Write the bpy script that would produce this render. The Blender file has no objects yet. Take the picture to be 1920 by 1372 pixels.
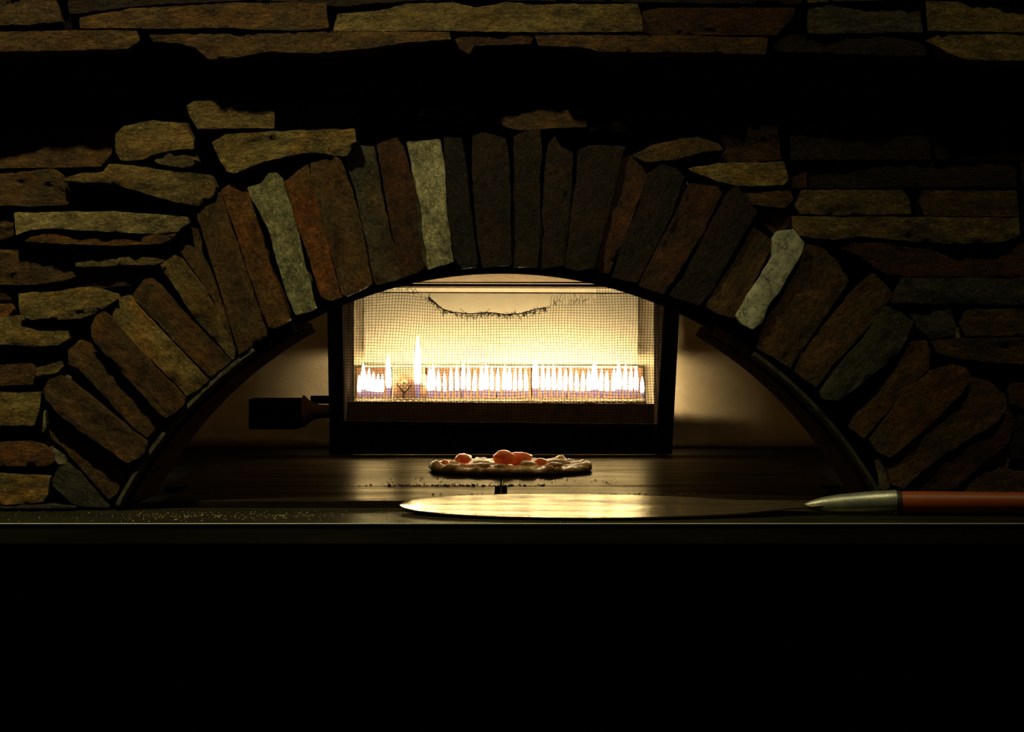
import bpy, bmesh, math, random
from mathutils import Vector, Matrix, noise
from mathutils.geometry import delaunay_2d_cdt

scene = bpy.context.scene
C = scene.collection
random.seed(7)

# ------------------------------------------------------------------ camera
F = 3333.0            # focal length in pixels of the 1920 px wide frame
H = 0.315             # eye height above the counter
D = 3.0               # eye to the stone wall (wall plane is Y = 0)
HOR = 605.0           # image row of the horizon
cam = bpy.data.cameras.new('camera')
cam.sensor_width = 36.0
cam.lens = F / 1920.0 * 36.0
cam.shift_y = -(686.0 - HOR) / 1920.0
cam.clip_start = 0.05
cam_o = bpy.data.objects.new('camera', cam)
C.objects.link(cam_o)
cam_o.location = (0, -D, H)
cam_o.rotation_euler = (math.pi / 2, 0, 0)
scene.camera = cam_o

# ------------------------------------------------------------------ world, lamps, exposure
world = bpy.data.worlds.new('dim_room')
scene.world = world
world.use_nodes = True
world.node_tree.nodes['Background'].inputs[0].default_value = (1.0, 0.85, 0.6, 1)
world.node_tree.nodes['Background'].inputs[1].default_value = 0.0012
scene.view_settings.view_transform = 'Standard'
scene.view_settings.look = 'None'
scene.view_settings.exposure = 0.0
scene.view_settings.gamma = 1.0
scene.view_settings.use_curve_mapping = False
try:
    scene.cycles.sample_clamp_indirect = 4.0
    scene.cycles.max_bounces = 8
except Exception:
    pass


def spot(name, loc, target, power, col, size, blend, radius):
    l = bpy.data.lights.new(name, 'SPOT')
    l.energy = power
    l.color = col
    l.spot_size = math.radians(size)
    l.spot_blend = blend
    l.shadow_soft_size = radius
    o = bpy.data.objects.new(name, l)
    C.objects.link(o)
    o.location = loc
    o.rotation_euler = (Vector(target) - Vector(loc)).to_track_quat('-Z', 'Y').to_euler()
    return o


LAMP = (1.0, 0.90, 0.46)
spot('ceiling_spot', (-0.85, -0.95, 2.55), (-0.55, 0.0, 0.42), 142, LAMP, 54, 0.9, 0.035)
spot('ceiling_spot', (0.75, -0.90, 2.55), (0.55, 0.0, 0.45), 36, LAMP, 50, 0.8, 0.035)


# ------------------------------------------------------------------ helpers
def P(px, py, Y=0.0):
    d = Y + D
    return Vector(((px - 960.0) * d / F, Y, H - (py - HOR) * d / F))


def obj(name, bm, material, parent=None, smooth=None):
    me = bpy.data.meshes.new(name)
    if isinstance(bm, tuple):
        me.from_pydata(bm[0], [], bm[1])
        me.update()
    else:
        bmesh.ops.recalc_face_normals(bm, faces=bm.faces)
        bm.to_mesh(me)
        bm.free()
    if smooth is not None:
        for p in me.polygons:
            p.use_smooth = True
        me.set_sharp_from_angle(angle=math.radians(smooth))
    me.materials.append(material)
    o = bpy.data.objects.new(name, me)
    C.objects.link(o)
    if parent is not None:
        o.parent = parent
    return o


def empty(name, loc=(0, 0, 0)):
    o = bpy.data.objects.new(name, None)
    C.objects.link(o)
    o.location = loc
    return o


def tag(o, label=None, cat=None, group=None, kind=None):
    if label: o['label'] = label
    if cat: o['category'] = cat
    if group: o['group'] = group
    if kind: o['kind'] = kind
    return o


def box(bm, lo, hi, bev=0.0, seg=2):
    r = bmesh.ops.create_cube(bm, size=1.0)
    vs = r['verts']
    for v in vs:
        v.co = Vector([lo[i] + (v.co[i] + 0.5) * (hi[i] - lo[i]) for i in range(3)])
    if bev:
        es = {e for v in vs for e in v.link_edges}
        bmesh.ops.bevel(bm, geom=list(es), offset=bev, segments=seg, affect='EDGES', profile=0.5)


def lathe(bm, prof, origin, axis, n=16, squash=(1, 1), cap=True):
    """prof: list of (distance along axis, radius)"""
    axis = Vector(axis).normalized()
    side = axis.orthogonal().normalized()
    up = axis.cross(side)
    rings = []
    for a, r in prof:
        ring = []
        for k in range(n):
            t = 2 * math.pi * k / n
            ring.append(bm.verts.new(Vector(origin) + axis * a + side * math.cos(t) * r * squash[0] + up * math.sin(t) * r * squash[1]))
        rings.append(ring)
    for a, b in zip(rings, rings[1:]):
        for k in range(n):
            bm.faces.new((a[k], a[(k + 1) % n], b[(k + 1) % n], b[k]))
    if cap:
        bm.faces.new(rings[0][::-1])
        bm.faces.new(rings[-1])


def add_wire(V, Fc, pts, r, n=3):
    """thin n-sided tube along a polyline, into vertex and face lists"""
    if len(pts) < 2:
        return
    base = len(V)
    for i, p in enumerate(pts):
        t = (pts[min(i + 1, len(pts) - 1)] - pts[max(i - 1, 0)])
        if t.length < 1e-9:
            t = Vector((0, 0, 1))
        t.normalize()
        ref = Vector((0, 1, 0)) if abs(t.y) < 0.9 else Vector((1, 0, 0))
        a = t.cross(ref).normalized()
        b = t.cross(a)
        for k in range(n):
            q = 2 * math.pi * k / n
            V.append(p + a * math.cos(q) * r + b * math.sin(q) * r)
    for i in range(len(pts) - 1):
        for k in range(n):
            k2 = (k + 1) % n
            Fc.append((base + i * n + k, base + i * n + k2, base + (i + 1) * n + k2, base + (i + 1) * n + k))


# ------------------------------------------------------------------ materials
def mat(name):
    m = bpy.data.materials.new(name)
    m.use_nodes = True
    nt = m.node_tree
    b = nt.nodes['Principled BSDF']
    return m, nt, b


def nodes(nt):
    def N(kind, **kw):
        n = nt.nodes.new(kind)
        for k, v in kw.items():
            if k in n.bl_rna.properties:
                setattr(n, k, v)
            else:
                n.inputs[k].default_value = v
        return n
    return N, nt.links.new


def simple(name, col, rough=0.6, metal=0.0, var=0.35, scale=25.0, bump=0.0, bscale=120.0, stretch=(1, 1, 1), spec=0.5):
    m, nt, b = mat(name)
    N, L = nodes(nt)
    tc = N('ShaderNodeTexCoord')
    mp = N('ShaderNodeMapping')
    mp.inputs['Scale'].default_value = stretch
    L(tc.outputs['Object'], mp.inputs['Vector'])
    n1 = N('ShaderNodeTexNoise', Scale=scale, Detail=6.0, Roughness=0.65)
    L(mp.outputs[0], n1.inputs['Vector'])
    mr = N('ShaderNodeMapRange')
    mr.inputs['From Min'].default_value = 0.3
    mr.inputs['From Max'].default_value = 0.7
    mr.inputs['To Min'].default_value = 1 - var
    mr.inputs['To Max'].default_value = 1 + var
    L(n1.outputs[0], mr.inputs['Value'])
    mx = N('ShaderNodeVectorMath', operation='SCALE')
    mx.inputs[0].default_value = col
    L(mr.outputs[0], mx.inputs['Scale'])
    L(mx.outputs[0], b.inputs['Base Color'])
    b.inputs['Roughness'].default_value = rough
    b.inputs['Metallic'].default_value = metal
    b.inputs['Specular IOR Level'].default_value = spec
    if bump:
        n2 = N('ShaderNodeTexNoise', Scale=bscale, Detail=5.0, Roughness=0.6)
        L(mp.outputs[0], n2.inputs['Vector'])
        bp = N('ShaderNodeBump', Strength=bump, Distance=0.003)
        L(n2.outputs[0], bp.inputs['Height'])
        L(bp.outputs[0], b.inputs['Normal'])
    return m


def stone_material():
    m, nt, b = mat('slate_stone')
    N, L = nodes(nt)
    oi = N('ShaderNodeObjectInfo')
    tc = N('ShaderNodeTexCoord')
    off = N('ShaderNodeVectorMath', operation='SCALE')
    off.inputs[0].default_value = (37.0, 17.0, 53.0)
    L(oi.outputs['Random'], off.inputs['Scale'])
    add = N('ShaderNodeVectorMath', operation='ADD')
    L(tc.outputs['Object'], add.inputs[0])
    L(off.outputs[0], add.inputs[1])
    mp = N('ShaderNodeMapping')
    mp.inputs['Scale'].default_value = (0.72, 1.15, 1.0)     # bedding runs along the stone
    L(add.outputs[0], mp.inputs['Vector'])
    # broad value variation
    n1 = N('ShaderNodeTexNoise', Scale=26.0, Detail=8.0, Roughness=0.7)
    L(mp.outputs[0], n1.inputs['Vector'])
    mr = N('ShaderNodeMapRange')
    mr.inputs['From Min'].default_value = 0.28
    mr.inputs['From Max'].default_value = 0.72
    mr.inputs['To Min'].default_value = 0.18
    mr.inputs['To Max'].default_value = 2.1
    L(n1.outputs[0], mr.inputs['Value'])
    nf = N('ShaderNodeTexNoise', Scale=150.0, Detail=6.0, Roughness=0.75)
    L(mp.outputs[0], nf.inputs['Vector'])
    rf = N('ShaderNodeMapRange')
    rf.inputs['From Min'].default_value = 0.3
    rf.inputs['From Max'].default_value = 0.7
    rf.inputs['To Min'].default_value = 0.35
    rf.inputs['To Max'].default_value = 1.75
    L(nf.outputs[0], rf.inputs['Value'])
    mm = N('ShaderNodeMath', operation='MULTIPLY')
    L(mr.outputs[0], mm.inputs[0])
    L(rf.outputs[0], mm.inputs[1])
    val = N('ShaderNodeVectorMath', operation='SCALE')
    L(oi.outputs['Color'], val.inputs[0])
    L(mm.outputs[0], val.inputs['Scale'])
    # rust blotches, amount from the object's alpha
    n2 = N('ShaderNodeTexNoise', Scale=17.0, Detail=4.0, Roughness=0.6)
    L(add.outputs[0], n2.inputs['Vector'])
    r2 = N('ShaderNodeMapRange')
    r2.inputs['From Min'].default_value = 0.42
    r2.inputs['From Max'].default_value = 0.62
    L(n2.outputs[0], r2.inputs['Value'])
    ml = N('ShaderNodeMath', operation='MULTIPLY')
    L(r2.outputs[0], ml.inputs[0])
    L(oi.outputs['Alpha'], ml.inputs[1])
    rc = N('ShaderNodeVectorMath', operation='MULTIPLY_ADD')
    L(val.outputs[0], rc.inputs[0])
    rc.inputs[1].default_value = (1.6, 0.95, 0.40)
    rc.inputs[2].default_value = (0.010, 0.003, 0.0)
    mix = N('ShaderNodeMix', data_type='RGBA')
    L(ml.outputs[0], mix.inputs['Factor'])
    L(val.outputs[0], mix.inputs[6])
    L(rc.outputs[0], mix.inputs[7])
    # grey-green mineral film
    n3 = N('ShaderNodeTexNoise', Scale=11.0, Detail=5.0, Roughness=0.6)
    L(mp.outputs[0], n3.inputs['Vector'])
    r3 = N('ShaderNodeMapRange')
    r3.inputs['From Min'].default_value = 0.55
    r3.inputs['From Max'].default_value = 0.75
    r3.inputs['To Max'].default_value = 0.35
    L(n3.outputs[0], r3.inputs['Value'])
    mix2 = N('ShaderNodeMix', data_type='RGBA')
    L(r3.outputs[0], mix2.inputs['Factor'])
    L(mix.outputs[2], mix2.inputs[6])
    fc = N('ShaderNodeVectorMath', operation='MULTIPLY')
    L(val.outputs[0], fc.inputs[0])
    fc.inputs[1].default_value = (0.55, 0.66, 0.66)
    L(fc.outputs[0], mix2.inputs[7])
    # mica grains, their glints painted into the base colour
    ng = N('ShaderNodeTexNoise', Scale=330.0, Detail=1.0)
    L(add.outputs[0], ng.inputs['Vector'])
    rg = N('ShaderNodeMapRange')
    rg.inputs['From Min'].default_value = 0.63
    rg.inputs['From Max'].default_value = 0.74
    L(ng.outputs[0], rg.inputs['Value'])
    gc = N('ShaderNodeVectorMath', operation='MULTIPLY_ADD')
    L(oi.outputs['Color'], gc.inputs[0])
    gc.inputs[1].default_value = (3.0, 3.0, 2.6)
    gc.inputs[2].default_value = (0.006, 0.006, 0.003)
    mix3 = N('ShaderNodeMix', data_type='RGBA')
    L(rg.outputs[0], mix3.inputs['Factor'])
    L(mix2.outputs[2], mix3.inputs[6])
    L(gc.outputs[0], mix3.inputs[7])
    L(mix3.outputs[2], b.inputs['Base Color'])
    # gloss flecks
    n4 = N('ShaderNodeTexNoise', Scale=260.0, Detail=2.0)
    L(add.outputs[0], n4.inputs['Vector'])
    r4 = N('ShaderNodeMapRange')
    r4.inputs['From Min'].default_value = 0.4
    r4.inputs['From Max'].default_value = 0.7
    r4.inputs['To Min'].default_value = 0.72
    r4.inputs['To Max'].default_value = 0.2
    L(n4.outputs[0], r4.inputs['Value'])
    L(r4.outputs[0], b.inputs['Roughness'])
    b.inputs['Specular IOR Level'].default_value = 0.22
    # relief
    n5 = N('ShaderNodeTexNoise', Scale=95.0, Detail=9.0, Roughness=0.72)
    L(mp.outputs[0], n5.inputs['Vector'])
    bp = N('ShaderNodeBump', Strength=1.0, Distance=0.013)
    L(n5.outputs[0], bp.inputs['Height'])
    L(bp.outputs[0], b.inputs['Normal'])
    return m


def mortar_fill_material():
    m, nt, b = mat('pale_mortar')
    N, L = nodes(nt)
    tc = N('ShaderNodeTexCoord')
    oi = N('ShaderNodeObjectInfo')
    n1 = N('ShaderNodeTexNoise', Scale=40.0, Detail=8.0, Roughness=0.7)
    L(tc.outputs['Object'], n1.inputs['Vector'])
    vo = N('ShaderNodeTexVoronoi', Scale=42.0, feature='DISTANCE_TO_EDGE')
    wob = N('ShaderNodeVectorMath', operation='SCALE', Scale=0.05)
    L(n1.outputs['Color'], wob.inputs[0])
    ad = N('ShaderNodeVectorMath', operation='ADD')
    L(tc.outputs['Object'], ad.inputs[0])
    L(wob.outputs[0], ad.inputs[1])
    L(ad.outputs[0], vo.inputs['Vector'])
    cr = N('ShaderNodeMapRange')
    cr.inputs['From Min'].default_value = 0.0
    cr.inputs['From Max'].default_value = 0.055
    L(vo.outputs['Distance'], cr.inputs['Value'])
    mk = N('ShaderNodeMapRange')
    mk.inputs['From Min'].default_value = 0.41
    mk.inputs['From Max'].default_value = 0.55
    L(n1.outputs[0], mk.inputs['Value'])
    mxx = N('ShaderNodeMath', operation='MAXIMUM')
    L(cr.outputs[0], mxx.inputs[0])
    L(mk.outputs[0], mxx.inputs[1])
    sc = N('ShaderNodeMapRange')
    sc.inputs['To Min'].default_value = 0.12
    L(mxx.outputs[0], sc.inputs['Value'])
    va = N('ShaderNodeMapRange')
    va.inputs['From Min'].default_value = 0.3
    va.inputs['From Max'].default_value = 0.7
    va.inputs['To Min'].default_value = 0.65
    va.inputs['To Max'].default_value = 1.2
    L(n1.outputs[0], va.inputs['Value'])
    pr = N('ShaderNodeMath', operation='MULTIPLY')
    L(sc.outputs[0], pr.inputs[0])
    L(va.outputs[0], pr.inputs[1])
    v = N('ShaderNodeVectorMath', operation='SCALE')
    L(oi.outputs['Color'], v.inputs[0])
    L(pr.outputs[0], v.inputs['Scale'])
    L(v.outputs[0], b.inputs['Base Color'])
    b.inputs['Roughness'].default_value = 0.85
    n5 = N('ShaderNodeTexNoise', Scale=160.0, Detail=6.0, Roughness=0.7)
    L(tc.outputs['Object'], n5.inputs['Vector'])
    hs = N('ShaderNodeMath', operation='MULTIPLY_ADD')
    hs.inputs[1].default_value = 0.5
    L(n5.outputs[0], hs.inputs[0])
    L(mxx.outputs[0], hs.inputs[2])
    bp = N('ShaderNodeBump', Strength=0.6, Distance=0.003)
    L(hs.outputs[0], bp.inputs['Height'])
    L(bp.outputs[0], b.inputs['Normal'])
    return m


def flame_material():
    m, nt, b = mat('gas_flame')
    N, L = nodes(nt)
    out = nt.nodes['Material Output']
    nt.nodes.remove(b)
    tc = N('ShaderNodeTexCoord')
    sp = N('ShaderNodeSeparateXYZ')
    L(tc.outputs['Generated'], sp.inputs[0])
    cr = N('ShaderNodeValToRGB')
    e = cr.color_ramp.elements
    e[0].position = 0.0
    e[0].color = (0.30, 0.26, 0.62, 1)
    e[1].position = 0.34
    e[1].color = (1.0, 0.80, 0.46, 1)
    k = e.new(0.16)
    k.color = (0.80, 0.52, 0.62, 1)
    L(sp.outputs[2], cr.inputs[0])
    st = N('ShaderNodeMapRange', interpolation_type='SMOOTHSTEP')
    st.inputs['From Min'].default_value = 0.20
    st.inputs['From Max'].default_value = 0.5
    st.inputs['To Min'].default_value = 0.9
    st.inputs['To Max'].default_value = FLAME
    L(sp.outputs[2], st.inputs['Value'])
    em = N('ShaderNodeEmission')
    L(cr.outputs[0], em.inputs['Color'])
    L(st.outputs[0], em.inputs['Strength'])
    tr = N('ShaderNodeBsdfTransparent')
    al = N('ShaderNodeMapRange', interpolation_type='SMOOTHSTEP')
    al.inputs['From Min'].default_value = 0.05
    al.inputs['From Max'].default_value = 0.4
    al.inputs['To Min'].default_value = 0.42
    al.inputs['To Max'].default_value = 1.0
    L(sp.outputs[2], al.inputs['Value'])
    mx = N('ShaderNodeMixShader')
    L(al.outputs[0], mx.inputs[0])
    L(tr.outputs[0], mx.inputs[1])
    L(em.outputs[0], mx.inputs[2])
    L(mx.outputs[0], out.inputs['Surface'])
    return m


FLAME = 175.0
M = {}
M['stone'] = stone_material()
M['fill'] = mortar_fill_material()
M['mortar'] = simple('dark_mortar', (0.008, 0.006, 0.004), 0.95, 0, 0.5, 30, 0.8, 150, spec=0.0)
M['band'] = simple('tarnished_band', (0.016, 0.009, 0.006), 0.9, 0.0, 0.45, 22, 0.3, 140, spec=0.0)
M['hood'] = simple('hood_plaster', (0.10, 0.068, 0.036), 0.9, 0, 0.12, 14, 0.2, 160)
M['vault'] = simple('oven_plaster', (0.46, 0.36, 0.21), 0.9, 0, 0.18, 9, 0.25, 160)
M['edge'] = simple('edge_highlight', (0.75, 0.77, 0.62), 0.4, 0.0, 0.2, 30)  # pale colour paints the lamp highlight on the counter edge
M['black'] = simple('black_panel', (0.004, 0.004, 0.004), 0.6, 0, 0.3, 10, spec=0.1)
M['post'] = simple('scorched_steel', (0.005, 0.0035, 0.0025), 0.8, 0.0, 0.4, 30, spec=0.0)
M['wire'] = simple('rusty_wire', (0.006, 0.0045, 0.0025), 0.8, 0.0, 0.4, 60, spec=0.0)
M['plate'] = simple('heat_plate', (0.165, 0.138, 0.088), 0.8, 0, 0.10, 9, 0.1, 60)
M['brick'] = simple('orange_brick', (0.10, 0.045, 0.018), 0.85, 0, 0.2, 30)
M['tray'] = simple('sooty_tray', (0.11, 0.070, 0.036), 0.5, 0.4, 0.4, 30)
M['brass'] = simple('brass_fitting', (0.5, 0.42, 0.2), 0.4, 0.3, 0.2, 60)
M['venturi'] = simple('cast_iron', (0.10, 0.055, 0.022), 0.65, 0.0, 0.3, 60)
M['flame'] = flame_material()


def sheen(name, col, gloss, fac, rough, var=0.5, scale=14, stretch=(0.25, 1, 1)):
    """worn dark surface with a constant share of soft gloss"""
    m = simple(name, col, 0.9, 0, var, scale, 0.0, 90, stretch, spec=0.0)
    nt = m.node_tree
    N, L = nodes(nt)
    b = nt.nodes['Principled BSDF']
    tc = N('ShaderNodeTexCoord')
    mp = N('ShaderNodeMapping')
    mp.inputs['Scale'].default_value = (0.12, 1, 1)
    L(tc.outputs['Object'], mp.inputs['Vector'])
    n = N('ShaderNodeTexNoise', Scale=30.0, Detail=6.0, Roughness=0.7)
    L(mp.outputs[0], n.inputs['Vector'])
    mr = N('ShaderNodeMapRange')
    mr.inputs['From Min'].default_value = 0.35
    mr.inputs['From Max'].default_value = 0.65
    mr.inputs['To Min'].default_value = fac * 0.35
    mr.inputs['To Max'].default_value = fac * 1.6
    L(n.outputs[0], mr.inputs['Value'])
    g = N('ShaderNodeBsdfAnisotropic')
    g.inputs['Color'].default_value = (*gloss, 1)
    g.inputs['Roughness'].default_value = rough
    mx = N('ShaderNodeMixShader')
    L(mr.outputs[0], mx.inputs[0])
    L(b.outputs[0], mx.inputs[1])
    L(g.outputs[0], mx.inputs[2])
    L(mx.outputs[0], nt.nodes['Material Output'].inputs['Surface'])
    return m


M['tile'] = sheen('hearth_tile', (0.012, 0.008, 0.004), (1.0, 0.86, 0.55), 0.030, 0.28)
M['blade'] = sheen('peel_aluminium', (0.040, 0.032, 0.020), (1.0, 0.89, 0.60), 0.27, 0.22, 0.2, 12, (0.2, 3, 1))
M['counter'] = sheen('dark_steel', (0.018, 0.016, 0.010), (1.0, 0.92, 0.65), 0.035, 0.32)
M['socket'] = simple('scuffed_socket', (0.52, 0.52, 0.42), 0.42, 0.7, 0.25, 45, 0.15, 120)
M['handle'] = simple('orange_varnish', (0.36, 0.068, 0.004), 0.5, 0, 0.25, 20, 0.1, 60, (0.1, 1, 1))
M['crumb'] = simple('burnt_crumb', (0.03, 0.02, 0.01), 0.7)
M['flour'] = simple('pale_crumb', (0.55, 0.45, 0.22), 0.6)
M['char'] = simple('charred_rim', (0.02, 0.016, 0.012), 0.6)


def dough_material():
    m, nt, b = mat('baked_dough')
    N, L = nodes(nt)
    tc = N('ShaderNodeTexCoord')
    n1 = N('ShaderNodeTexNoise', Scale=38.0, Detail=6.0, Roughness=0.65)
    L(tc.outputs['Object'], n1.inputs['Vector'])
    cr = N('ShaderNodeValToRGB')
    e = cr.color_ramp.elements
    e[0].position = 0.30
    e[0].color = (0.30, 0.10, 0.02, 1)
    e[1].position = 0.52
    e[1].color = (0.78, 0.62, 0.34, 1)
    k = e.new(0.72)
    k.color = (0.90, 0.80, 0.54, 1)
    L(n1.outputs[0], cr.inputs[0])
    L(cr.outputs[0], b.inputs['Base Color'])
    b.inputs['Roughness'].default_value = 0.6
    b.inputs['Subsurface Weight'].default_value = 0.25
    b.inputs['Subsurface Radius'].default_value = (1.0, 0.6, 0.3)
    b.inputs['Subsurface Scale'].default_value = 0.006
    n2 = N('ShaderNodeTexNoise', Scale=140.0, Detail=4.0)
    L(tc.outputs['Object'], n2.inputs['Vector'])
    bp = N('ShaderNodeBump', Strength=0.5, Distance=0.003)
    L(n2.outputs[0], bp.inputs['Height'])
    L(bp.outputs[0], b.inputs['Normal'])
    return m


def topping_material():
    m, nt, b = mat('orange_topping')
    N, L = nodes(nt)
    tc = N('ShaderNodeTexCoord')
    n1 = N('ShaderNodeTexNoise', Scale=70.0, Detail=5.0, Roughness=0.6)
    L(tc.outputs['Object'], n1.inputs['Vector'])
    cr = N('ShaderNodeValToRGB')
    e = cr.color_ramp.elements
    e[0].position = 0.36
    e[0].color = (0.92, 0.17, 0.06, 1)
    e[1].position = 0.64
    e[1].color = (1.0, 0.52, 0.26, 1)
    L(n1.outputs[0], cr.inputs[0])
    L(cr.outputs[0], b.inputs['Base Color'])
    b.inputs['Roughness'].default_value = 0.35
    b.inputs['Subsurface Weight'].default_value = 0.9
    b.inputs['Subsurface Radius'].default_value = (1.0, 0.45, 0.2)
    b.inputs['Subsurface Scale'].default_value = 0.03
    return m


M['dough'] = dough_material()
M['topping'] = topping_material()

# ------------------------------------------------------------------ structure: walls with the arch
AX, AZ = P(940, 1317).x, P(940, 1317).z          # arch centre in the wall plane
U = D / F                                        # metres per pixel in the wall plane
RA = 812 * U


def arch_slab(name, r, y0, y1, x0, x1, z0, z1, material, n=72):
    """wall slab from y0 to y1 with the arched opening of radius r cut out"""
    a0 = math.asin((z0 - AZ) / r)
    arc = []
    for k in range(n + 1):
        t = a0 + (math.pi - 2 * a0) * k / n
        arc.append((AX + r * math.cos(t), AZ + r * math.sin(t)))
    bm = bmesh.new()

    def quadstrip(Y):
        inner = [bm.verts.new((x, Y, z)) for x, z in arc]
        outer = []
        for k, (x, z) in enumerate(arc):
            s = k / n
            if s < 0.25:
                q = (x1, z0 + (z1 - z0) * s / 0.25)
            elif s < 0.75:
                q = (x1 + (x0 - x1) * (s - 0.25) / 0.5, z1)
            else:
                q = (x0, z1 + (z0 - z1) * (s - 0.75) / 0.25)
            outer.append(bm.verts.new((q[0], Y, q[1])))
        return inner, outer
    fi, fo = quadstrip(y0)
    bi, bo = quadstrip(y1)
    for k in range(n):
        bm.faces.new((fi[k], fi[k + 1], fo[k + 1], fo[k]))
        bm.faces.new((bi[k], bo[k], bo[k + 1], bi[k + 1]))
        bm.faces.new((fi[k], bi[k], bi[k + 1], fi[k + 1]))
        bm.faces.new((fo[k], fo[k + 1], bo[k + 1], bo[k]))
    for k in (0, n):
        bm.faces.new((fi[k], fo[k], bo[k], bi[k]))
    return obj(name, bm, material)


ZU = P(0, 102, -0.072).z                          # underside of the jutting upper wall
wall = tag(arch_slab('wall_back', RA - 0.0040, 0.032, 0.12, -1.75, 1.75, 0.0, 0.80, M['mortar']), kind='structure')
bm = bmesh.new()
box(bm, (-1.75, -0.044, ZU + 0.012), (1.75, 0.12, 1.45))
wall_up = tag(obj('wall_upper', bm, M['mortar']), kind='structure')


def stone(poly, prot, col, rust=0.3, parent=None, name='stone', back=None, rough=1.0, step=0.0052, material=None):
    """one rough slab of slate; poly is its outline on the face, prot how far the face stands proud of Y = 0"""
    parent = parent or wall
    seed = Vector((random.uniform(-90, 90), random.uniform(-90, 90), random.uniform(-90, 90)))
    prot = prot * 0.9 + (random.uniform(-.004, .004) if name == 'arch_stone' else 0) if parent is wall else prot + 0.012
    pw = [P(x, y, -prot) for x, y in poly]
    for p in pw:
        p.z = max(p.z, 0.006)
    p2 = [Vector((p.x, p.z)) for p in pw]
    c = sum(p2, Vector((0, 0))) / len(p2)
    # long axis
    sxx = sum((p.x - c.x) ** 2 for p in p2)
    syy = sum((p.y - c.y) ** 2 for p in p2)
    sxy = sum((p.x - c.x) * (p.y - c.y) for p in p2)
    th = 0.5 * math.atan2(2 * sxy, sxx - syy)
    ux = Vector((math.cos(th), math.sin(th)))
    uy = Vector((-ux.y, ux.x))
    loc = [Vector(((p - c).dot(ux), (p - c).dot(uy))) for p in p2]
    area = sum(loc[i].x * loc[(i + 1) % len(loc)].y - loc[(i + 1) % len(loc)].x * loc[i].y for i in range(len(loc)))
    if area < 0:
        loc.reverse()
    # chip the corners and resample the outline with a ragged line
    cut = []
    m = len(loc)
    for i in range(m):
        a, b, d = loc[i - 1], loc[i], loc[(i + 1) % m]
        ea, ed = (a - b), (d - b)
        ca = min(0.0008, ea.length * 0.2)
        cd = min(0.0008, ed.length * 0.2)
        cut += [b + ea.normalized() * ca, b + ed.normalized() * cd]
    ring = []
    m = len(cut)
    for i in range(m):
        a, b = cut[i], cut[(i + 1) % m]
        k = max(1, int(round((b - a).length / step)))
        for j in range(k):
            ring.append(a.lerp(b, j / k))
    rr = []
    n = len(ring)
    for i, p in enumerate(ring):
        t = (ring[(i + 1) % n] - ring[i - 1])
        nn = Vector((t.y, -t.x)).normalized()
        q = Vector((p.x * 22, p.y * 22, 3.1)) + seed
        w = 0.0006 + (noise.noise(q) * 0.0015 + noise.noise(q * 3.3) * 0.0014) * rough
        rr.append(p + nn * w)
    ring = rr
    lo = Vector((min(p.x for p in ring), min(p.y for p in ring)))
    hi = Vector((max(p.x for p in ring), max(p.y for p in ring)))

    def edge_dist(p):
        best = 9.0
        for i in range(n):
            a = ring[i]
            d = ring[(i + 1) % n] - a
            q = p - a
            t = max(0.0, min(1.0, q.dot(d) / max(d.length_squared, 1e-12)))
            best = min(best, (q - d * t).length_squared)
        return math.sqrt(best)

    def inside(p):
        r = False
        j = n - 1
        for i in range(n):
            a, b = ring[i], ring[j]
            if (a.y > p.y) != (b.y > p.y) and p.x < (b.x - a.x) * (p.y - a.y) / (b.y - a.y) + a.x:
                r = not r
            j = i
        return r
    pts = list(ring)
    dist = [0.0] * n
    nx = int((hi.x - lo.x) / step) + 1
    ny = int((hi.y - lo.y) / step) + 1
    for iy in range(ny + 1):
        for ix in range(nx + 1):
            p = Vector((lo.x + (ix + 0.5 * (iy % 2)) * step, lo.y + iy * step * 0.9))
            p += Vector((random.uniform(-1, 1), random.uniform(-1, 1))) * step * 0.2
            if inside(p):
                d = edge_dist(p)
                if d > step * 0.55:
                    pts.append(p)
                    dist.append(d)
    res = delaunay_2d_cdt(pts, [(i, (i + 1) % n) for i in range(n)], [], 1, 1e-6)
    vs, fs, orig = res[0], res[2], res[3]
    tiltx = random.uniform(-1, 1) * 0.02 * rough
    tilty = random.uniform(-1, 1) * 0.055 * rough
    V, Fc = [], []
    for v, og in zip(vs, orig):
        d = dist[og[0]] if og else 0.003
        q = Vector((v.x * 9, v.y * 26, 0)) + seed
        h = noise.noise(q) * 0.0036
        # slate splits in sheets: steps across the face
        s = noise.noise(Vector((v.x * 7, v.y * 17, 7.7)) + seed) * 2.4
        h += (math.floor(s) + min(1.0, (s - math.floor(s)) * 5)) * 0.0022
        h += noise.noise(Vector((v.x * 60, v.y * 110, 2)) + seed) * 0.0021
        h *= rough
        h += v.x * tiltx + v.y * tilty
        if d < 0.0040:
            h -= (1 - d / 0.0040) * max(0.0, 0.0003 + 0.0032 * noise.noise(Vector((v.x * 30, v.y * 30, 9)) + seed))
        V.append(Vector((v.x, v.y, h)))
    Fc = [tuple(f) for f in fs]
    ringset = [i for i, og in enumerate(orig) if og and og[0] < n]
    order = {orig[i][0]: i for i in ringset}
    loop = [order[k] for k in range(n) if k in order]
    bk = -(prot + (0.045 if back is None else back))
    prev = loop
    for lev in (0.25, 1.0):
        cur = []
        for k in loop:
            p = V[k]
            z = p.z + (bk - p.z) * lev
            j = noise.noise(Vector((p.x * 50, p.y * 50, z * 60)) + seed) * 0.0016
            cur.append(len(V))
            V.append(Vector((p.x * (1 + j * 2) + j, p.y + j, z)))
        for i in range(len(loop)):
            i2 = (i + 1) % len(loop)
            Fc.append((prev[i], cur[i], cur[i2], prev[i2]))
        prev = cur
    Fc.append(tuple(prev[::-1]))
    o = obj(name, (V, Fc), material or M['stone'], parent, smooth=28)
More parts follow.
